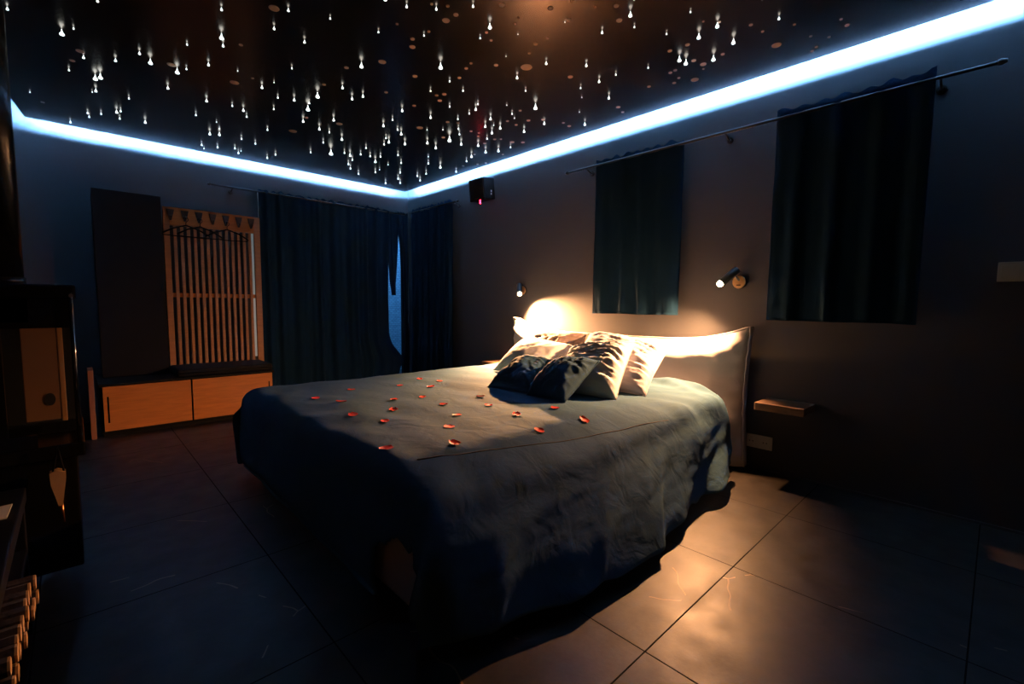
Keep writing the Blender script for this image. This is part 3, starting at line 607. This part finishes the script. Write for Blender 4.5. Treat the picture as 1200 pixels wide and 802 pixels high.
# headboard: a puffy slab whose upper corners rise to points
hy0, hy1, hz = 1.02, 3.065, .775
NU, NV = 80, 36
bm = bmesh.new()
def hb_top(y):
    a = min(y-hy0, hy1-y)
    return hz + .105*math.exp(-(a/.20)**1.2) + .004*noise.noise(Vector((y*4,1,0)))
def hbv(i, j, side):
    u = i/NU; v = j/NV
    y = hy0+(hy1-hy0)*u; zt = hb_top(y); z = .02+(zt-.02)*v
    a = min(u, 1-u)*(hy1-hy0); b = zt-z
    infl = (min(1, a/.20)**.55)*(min(1, b/.10)**.7)
    yy = y
    if u < .5: yy += .022*math.sin(PI*min(1,v))*(1-min(1,a/.3))
    else: yy -= .022*math.sin(PI*min(1,v))*(1-min(1,a/.3))
    wr = .010*fbm(Vector((y*6, z*9, 3)))*(1-.5*infl)
    wr += .008*math.sin(z*70+3*noise.noise(Vector((y*3,z*2,0))))*math.exp(-(a/.06)**2)
    if side: x = 2.945-.015-.085*infl+wr
    else: x = 2.945+.045
    return Vector((x, yy, z))
F = [[bm.verts.new(hbv(i,j,1)) for j in range(NV+1)] for i in range(NU+1)]
K = [[bm.verts.new(hbv(i,j,0)) for j in range(NV+1)] for i in range(NU+1)]
for i in range(NU):
    for j in range(NV):
        bm.faces.new((F[i][j],F[i][j+1],F[i+1][j+1],F[i+1][j])); bm.faces.new((K[i][j],K[i+1][j],K[i+1][j+1],K[i][j+1]))
    bm.faces.new((F[i][NV],K[i][NV],K[i+1][NV],F[i+1][NV])); bm.faces.new((F[i][0],F[i+1][0],K[i+1][0],K[i][0]))
for j in range(NV):
    bm.faces.new((F[0][j],K[0][j],K[0][j+1],F[0][j+1])); bm.faces.new((F[NU][j],F[NU][j+1],K[NU][j+1],K[NU][j]))
hb = obj('headboard', bm, M['headb'], t, smooth=True, recalc=True)
bm = bmesh.new()
pts = [hbv(0,j,1)+Vector((-.002,-.002,0)) for j in range(0,NV+1,2)]+[hbv(i,NV,1)+Vector((-.002,0,.002)) for i in range(1,NU)]+[hbv(NU,j,1)+Vector((-.002,.002,0)) for j in range(NV,-1,-2)]
tube(bm, pts, .004, 6); obj('piping', bm, M['headb'], hb)

# duvet: a real cloth dropped over the mattress, then frozen into a mesh
def make_duvet():
    st = .0285; xa, xb, ya, yb = X0-.395, 2.70, Y0-.385, Y1+.36
    nx, ny = int((xb-xa)/st), int((yb-ya)/st)
    bm = bmesh.new(); G = {}
    for i in range(nx+1):
        for j in range(ny+1):
            x = xa+(xb-xa)*i/nx; y = ya+(yb-ya)*j/ny
            G[i,j] = bm.verts.new((x, y, .53+.012*fbm(Vector((x*2.2,y*2.2,1.7)))+.006*fbm(Vector((x*6,y*6,3.)))))
    for i in range(nx):
        for j in range(ny):
            x = xa+(xb-xa)*(i+.5)/nx; y = ya+(yb-ya)*(j+.5)/ny
            d = X0-.02-x
            if (d > .03 and Y0-.01 < y < Y0+.06+min(.2,(d-.03)*1.3)) or (d > 0 and y > Y1+.03) or (d > .10-.2*(Y0-y) and y < Y0): continue      # the foot corner is open
            bm.faces.new((G[i,j],G[i+1,j],G[i+1,j+1],G[i,j+1]))
    for v in [v for v in bm.verts if not v.link_faces]: bm.verts.remove(v)
    o = obj('duvet', bm, M['duvet'])
    col = bmesh.new(); box(col, (X0-.006,Y0-.006,.06), (X1,Y1+.006,.476), .05, 4)
    box(col, (X0-1.5,Y0-1.5,-.1), (X1+.5,Y1+1.5,.03))
    co = obj('collider', col, None); cm = co.modifiers.new('c', 'COLLISION'); co.collision.thickness_outer = .008; co.collision.cloth_friction = 22; co.collision.damping = .3
    vg = o.vertex_groups.new(name='pin'); vg.add([v.index for v in o.data.vertices if v.co.x > xb-.02 and Y0+.1 < v.co.y < Y1-.1], .9, 'REPLACE')
    md = o.modifiers.new('cloth', 'CLOTH'); s = md.settings
    s.quality = 6; s.mass = .35; s.tension_stiffness = 18; s.compression_stiffness = 12; s.shear_stiffness = 5; s.bending_stiffness = .7; s.air_damping = 1.5
    s.tension_damping = 8; s.compression_damping = 8; s.shear_damping = 8; s.bending_damping = .6
    s.shrink_min = -.04; s.vertex_group_mass = 'pin'
    md.collision_settings.distance_min = .008; md.collision_settings.use_self_collision = False; md.collision_settings.collision_quality = 3
    end = SIMF
    sc.frame_start = 1; sc.frame_end = end; md.point_cache.frame_start = 1; md.point_cache.frame_end = end
    for f in range(1, end+1): sc.frame_set(f)
    dg = bpy.context.evaluated_depsgraph_get()
    me = bpy.data.meshes.new_from_object(o.evaluated_get(dg)); old = o.data
    o.modifiers.clear(); o.data = me; o.vertex_groups.clear()
    bpy.data.objects.remove(co)
    sc.frame_set(1)
    bm = bmesh.new(); bm.from_mesh(me)
    bmesh.ops.smooth_vert(bm, verts=bm.verts[:], factor=.25, use_axis_x=True, use_axis_y=True, use_axis_z=True)
    for v in bm.verts:
        c = v.co; q = max(0, min(1.2, (.47-c.z)/.36))
        if c.y < Y0+.08:          # the near side flares out in slanting folds
            w = max(0, min(1, (Y0+.08-c.y)/.08)) * q
            f = max(0, min(1, .52+1.25*noise.noise(Vector((c.x*3.1+1.1*q,.5*q,.3)))+.45*noise.noise(Vector((c.x*7.5+2.2*q,.8*q,5.3)))))
            g = noise.noise(Vector((c.x*7+3*q,q*1.2,2.)))
            k0 = (.40+.60*max(0, min(1, (c.x-.66)/.22)))*(1-.62*max(0, min(1, (c.x-2.3)/.35)))
            e = max(0, min(1, (.462-c.z)/.09)); e = e*e*(3-2*e)
            ty = Y0-.030-.172*q*k0*(.54+.46*f)+k0*(.018*g*q-.020*q*abs(noise.noise(Vector((c.x*11+5*q,q*1.5,4.4))))-.012*noise.noise(Vector((c.x*5+9*q,q*3,1.4)))*min(1,q*3))
            c.y += e*(ty-c.y)*(1 if c.x > X0-.01 else .6); c.z += w*.02*g
            c.x += k0*w*.03*math.sin(2*PI*(c.x*2.3+.42*q)+1)
        r = max(0, min(1, (1.29-c.y)/.22)); r = r*r*(3-2*r)     # the near edge sinks into a long soft slope
        c.z -= .075*r*(1-.75*max(0, min(1, (c.x-1.5)/.8)))*max(0, min(1, (c.z-.16)/.24))
        if c.x < X0+.06 and c.y > Y0+.1:
            w = max(0, min(1, (X0+.06-c.x)/.06)) * q
            c.x -= w*(-.004+.014*(.5+.5*noise.noise(Vector((c.y*4,q,7.)))))
        if c.z > .40:             # creases radiating from the head corner and soft ripples on top
            h = max(0, min(1, (c.x-1.9)/.7))*max(0, min(1, (1.55-c.y)/.4))
            c.z += h*.016*(1-2.4*abs(noise.noise(Vector((c.x*9+c.y*4,c.y*3,4.)))))
            c.z += .007*noise.noise(Vector((c.x*6,c.y*3+c.x*2,1.)))
            k = max(0, min(1, (1.25-c.x)/.5)); c.z += k*.011*(1-2.2*abs(noise.noise(Vector((c.x*5,c.y*3.5,9.)))))
    bmesh.ops.recalc_face_normals(bm, faces=bm.faces[:])
    if sum(f.normal.z for f in bm.faces) < 0: bmesh.ops.reverse_faces(bm, faces=bm.faces[:])
    bm.to_mesh(me); bm.free()
    for p in me.polygons: p.use_smooth = True
    tree = BVHTree.FromPolygons([v.co.copy() for v in me.vertices], [tuple(p.vertices) for p in me.polygons])
    s1 = o.modifiers.new('thick', 'SOLIDIFY'); s1.thickness = .012; s1.offset = 1
    s2 = o.modifiers.new('sub', 'SUBSURF'); s2.levels = 1; s2.render_levels = 1
    return o, tree
SIMF = 55
duvet, dtree = make_duvet()
tag(duvet, 'dark grey duvet spread over the bed and hanging down its sides', 'duvet')
def top_z(x, y):
    h = dtree.ray_cast(Vector((x,y,2)), Vector((0,0,-1)))
    return (h[0].z+.012, h[1]) if h[0] else (.5, Vector((0,0,1)))

# sewn seam along the near side of the top
bm = bmesh.new(); pts = []
for i in range(40):
    f = i/39; x = .77+(2.30-.77)*f; y = 1.245-.20*f
    z, n = top_z(x, y); pts.append(Vector((x,y,z+.0012)))
tube(bm, pts, .0022, 6); o = obj('seam', bm, M['mattress'], duvet)

# pillows
def pillow(name, label, m, LL, LR, UR, UL, th, seed, crease=.008, aniso=(1,1), group=None, wing=.05):
    """soft pillow through four 3-D corners; front faces up and towards the foot"""
    LL, LR, UR, UL = map(Vector, (LL, LR, UR, UL))
    w = ((LR-LL).length+(UR-UL).length)/2; l = ((UL-LL).length+(UR-LR).length)/2
    nrm = ((LR-LL)+(UR-UL)).cross((UL-LL)+(UR-LR)).normalized()
    if nrm.z < 0: nrm = -nrm
    N = 48; bm = bmesh.new(); S = {}
    for side in (1,-1):
        for i in range(N+1):
            for j in range(N+1):
                if side == -1 and (i in (0,N) or j in (0,N)): S[side,i,j] = S[1,i,j]; continue
                u = -1+2*i/N; v = -1+2*j/N
                uu = u*(1-wing*(1-v*v)**.8*abs(u)**2); vv = v*(1-wing*(1-u*u)**.8*abs(v)**2)
                a, b = (uu+1)/2, (vv+1)/2
                P = LL*(1-a)*(1-b)+LR*a*(1-b)+UR*a*b+UL*(1-a)*b
                t = ((1-u**4)*(1-v**4))**.60*(.70+.30*(1-u*u)*(1-v*v))
                e = min(1, (1-max(abs(u),abs(v)))*5)
                q = Vector((u*w*5*aniso[0], v*l*5*aniso[1]+.8*noise.noise(Vector((u*2,v*2,seed))), seed))
                c = crease*(1-3.0*abs(noise.noise(q)))+crease*.7*(1-3*abs(noise.noise(q*2.3)))
                z = (th*.72 if side == 1 else -th*.28)*t + c*e*(1 if side == 1 else -.3) + .010*noise.noise(Vector((u*1.3,v*1.3,seed+5)))
                S[side,i,j] = bm.verts.new(P+nrm*z)
        for i in range(N):
            for j in range(N):
                f = (S[side,i,j],S[side,i+1,j],S[side,i+1,j+1],S[side,i,j+1])
                bm.faces.new(f if side == 1 else f[::-1])
    base = (LL+LR)/2
    bmesh.ops.translate(bm, vec=-base, verts=bm.verts[:])
    o = obj(name, bm, m, smooth=True, recalc=True); o.location = base
    bm = bmesh.new()
    ring = [(i,0) for i in range(0,N,2)]+[(N,j) for j in range(0,N,2)]+[(i,N) for i in range(N,0,-2)]+[(0,j) for j in range(N,0,-2)]
    def E(i,j):
        u = -1+2*i/N; v = -1+2*j/N
        uu = u*(1-wing*(1-v*v)**.8*abs(u)**2); vv = v*(1-wing*(1-u*u)**.8*abs(v)**2); a, b = (uu+1)/2, (vv+1)/2
        return LL*(1-a)*(1-b)+LR*a*(1-b)+UR*a*b+UL*(1-a)*b+nrm*.010*noise.noise(Vector((u*1.3,v*1.3,seed+5)))-base
    P = [E(*k) for k in ring]; tube(bm, P+[P[0]], .003, 6, caps=False)
    k = obj('piping', bm, m); k.parent = o
    return tag(o, label, name, group)

pillow('pillow', 'dark brown pillow leaning on the far half of the headboard', M['pil_brown'], (2.47,2.62,.51), (2.47,2.05,.51), (2.73,2.045,.785), (2.73,2.64,.75), .14, 1.3)
pillow('pillow', 'creased mauve pillow leaning on the headboard, nearest the right wall lamp', M['pil_mauve'], (2.22,1.90,.51), (2.24,1.30,.505), (2.71,1.415,.735), (2.71,2.03,.795), .15, 2.7, crease=.012, aniso=(.45,2.2))
pillow('pillow', 'smooth cream pillow standing in front of the dark brown pillow', M['pil_smooth'], (2.24,2.56,.51), (2.20,2.0,.51), (2.58,2.01,.70), (2.60,2.62,.715), .14, 4.1, crease=.002)
pillow('pillow', 'creased cream pillow lit orange, between the grey cushions and the mauve pillow', M['pil_cream'], (1.97,1.74,.51), (2.03,1.35,.505), (2.40,1.475,.765), (2.38,1.94,.70), .15, 5.5, crease=.013, aniso=(.4,2.4))
pillow('cushion', 'dark grey square cushion at the front of the pillows, farther from the camera', M['pil_grey'], (1.76,2.07,.505), (1.80,1.70,.505), (2.16,1.83,.632), (2.16,2.18,.63), .13, 6.6, crease=.008)
pillow('cushion', 'dark grey square cushion at the front of the pillows, nearer the camera', M['pil_grey'], (1.76,1.74,.505), (1.78,1.485,.505), (2.09,1.50,.690), (2.08,1.80,.660), .12, 7.9, crease=.010)

# rose petals
PL = ['leftmost rose petal, near the far foot corner of the bed', None]
ORDN = ['leftmost','second','third','fourth','fifth','sixth','seventh','eighth','ninth','tenth','eleventh','twelfth','thirteenth','fourteenth','fifteenth','sixteenth','seventeenth','eighteenth','nineteenth','twentieth','twenty-first','twenty-second','rightmost']
def px_of(x, y, z):
    # left-to-right order as seen from the doorway end of the room
    d = Vector((x,y,z-1.)); return d.dot(Vector((.726171,-.687438,.010231)))/d.dot(Vector((.685768,.723186,-.082001)))
order = sorted(range(len(PETALS)), key=lambda i: px_of(*PETALS[i], .495))
rank = {i: k for k, i in enumerate(order)}
for i, (x, y) in enumerate(PETALS):
    rr = random.Random(i*7+1); z, n = top_z(x, y); L = rr.uniform(.040,.052)*(1.1 if i in (7,16,19) else 1); W = L*rr.uniform(.75,.95); cu = rr.uniform(.12,.32)
    bm = bmesh.new(); g = {}; K1, K2 = 8, 8
    for a in range(K1+1):
        for b in range(K2+1):
            v = a/K1; u = -1+2*b/K2
            wd = W/2*(math.sin(PI*(.12+.80*v**.85)))**.75*(1-.10*(abs(u)<.2)*(v>.95))
            px, py = u*wd, (v-.5)*L*(1-.10*u*u*(v)) - (.10*L*(1-abs(u)) if a == K1 else 0)
            pz = cu*(u*u*W*.38 + (v-.35)**2*L*.8) + .0015*noise.noise(Vector((u*3,v*3,i)))
            g[a,b] = bm.verts.new((px,py,pz))
    for a in range(K1):
        for b in range(K2): bm.faces.new((g[a,b],g[a,b+1],g[a+1,b+1],g[a+1,b]))
    bmesh.ops.solidify(bm, geom=bm.faces[:], thickness=.0012)
    bmesh.ops.remove_doubles(bm, verts=bm.verts[:], dist=.00005)
    o = obj('rose_petal', bm, M['petal'], smooth=True, recalc=True)
    q = Vector((0,0,1)).rotation_difference(n if n.z > 0 else -n)
    o.location = Vector((x,y,z))+Vector((0,0,.002)); o.rotation_euler = (q @ Matrix.Rotation(rr.uniform(0,2*PI), 3, 'Z').to_quaternion()).to_euler()
    k = rank[i]; half = 'near the bed foot' if x < 1.1 else 'mid-bed' if x < 1.45 else 'near the pillows'
    lb = ('%s of the red rose petals on the duvet, %s' % (ORDN[k], half)) if k in (0,22) else ('%s red petal from the left on the duvet, %s' % (ORDN[k], half))
    tag(o, lb, 'petal', 'rose petals scattered on the duvet')

# ------------------------------------------------------------------ light outside the glass, world, view
ld = bpy.data.lights.new('yard_light', 'AREA'); ld.energy = 120; ld.color = (.07,.38,1.0); ld.size = 1.2
lo = bpy.data.objects.new('yard_light', ld); C.objects.link(lo); lo.location = (2.9,5.5,2.9); lo.rotation_euler = (math.radians(25),0,0)
w = bpy.data.worlds.new('world'); sc.world = w; w.use_nodes = True
w.node_tree.nodes['Background'].inputs['Color'].default_value = (.05,.09,.2,1); w.node_tree.nodes['Background'].inputs['Strength'].default_value = .005
sc.view_settings.view_transform = 'Standard'; sc.view_settings.look = 'None'; sc.view_settings.exposure = 0; sc.view_settings.gamma = 1; sc.view_settings.use_curve_mapping = False
sc.cycles.use_denoising = True; sc.cycles.max_bounces = 8; sc.cycles.diffuse_bounces = 5; sc.cycles.sample_clamp_indirect = 4
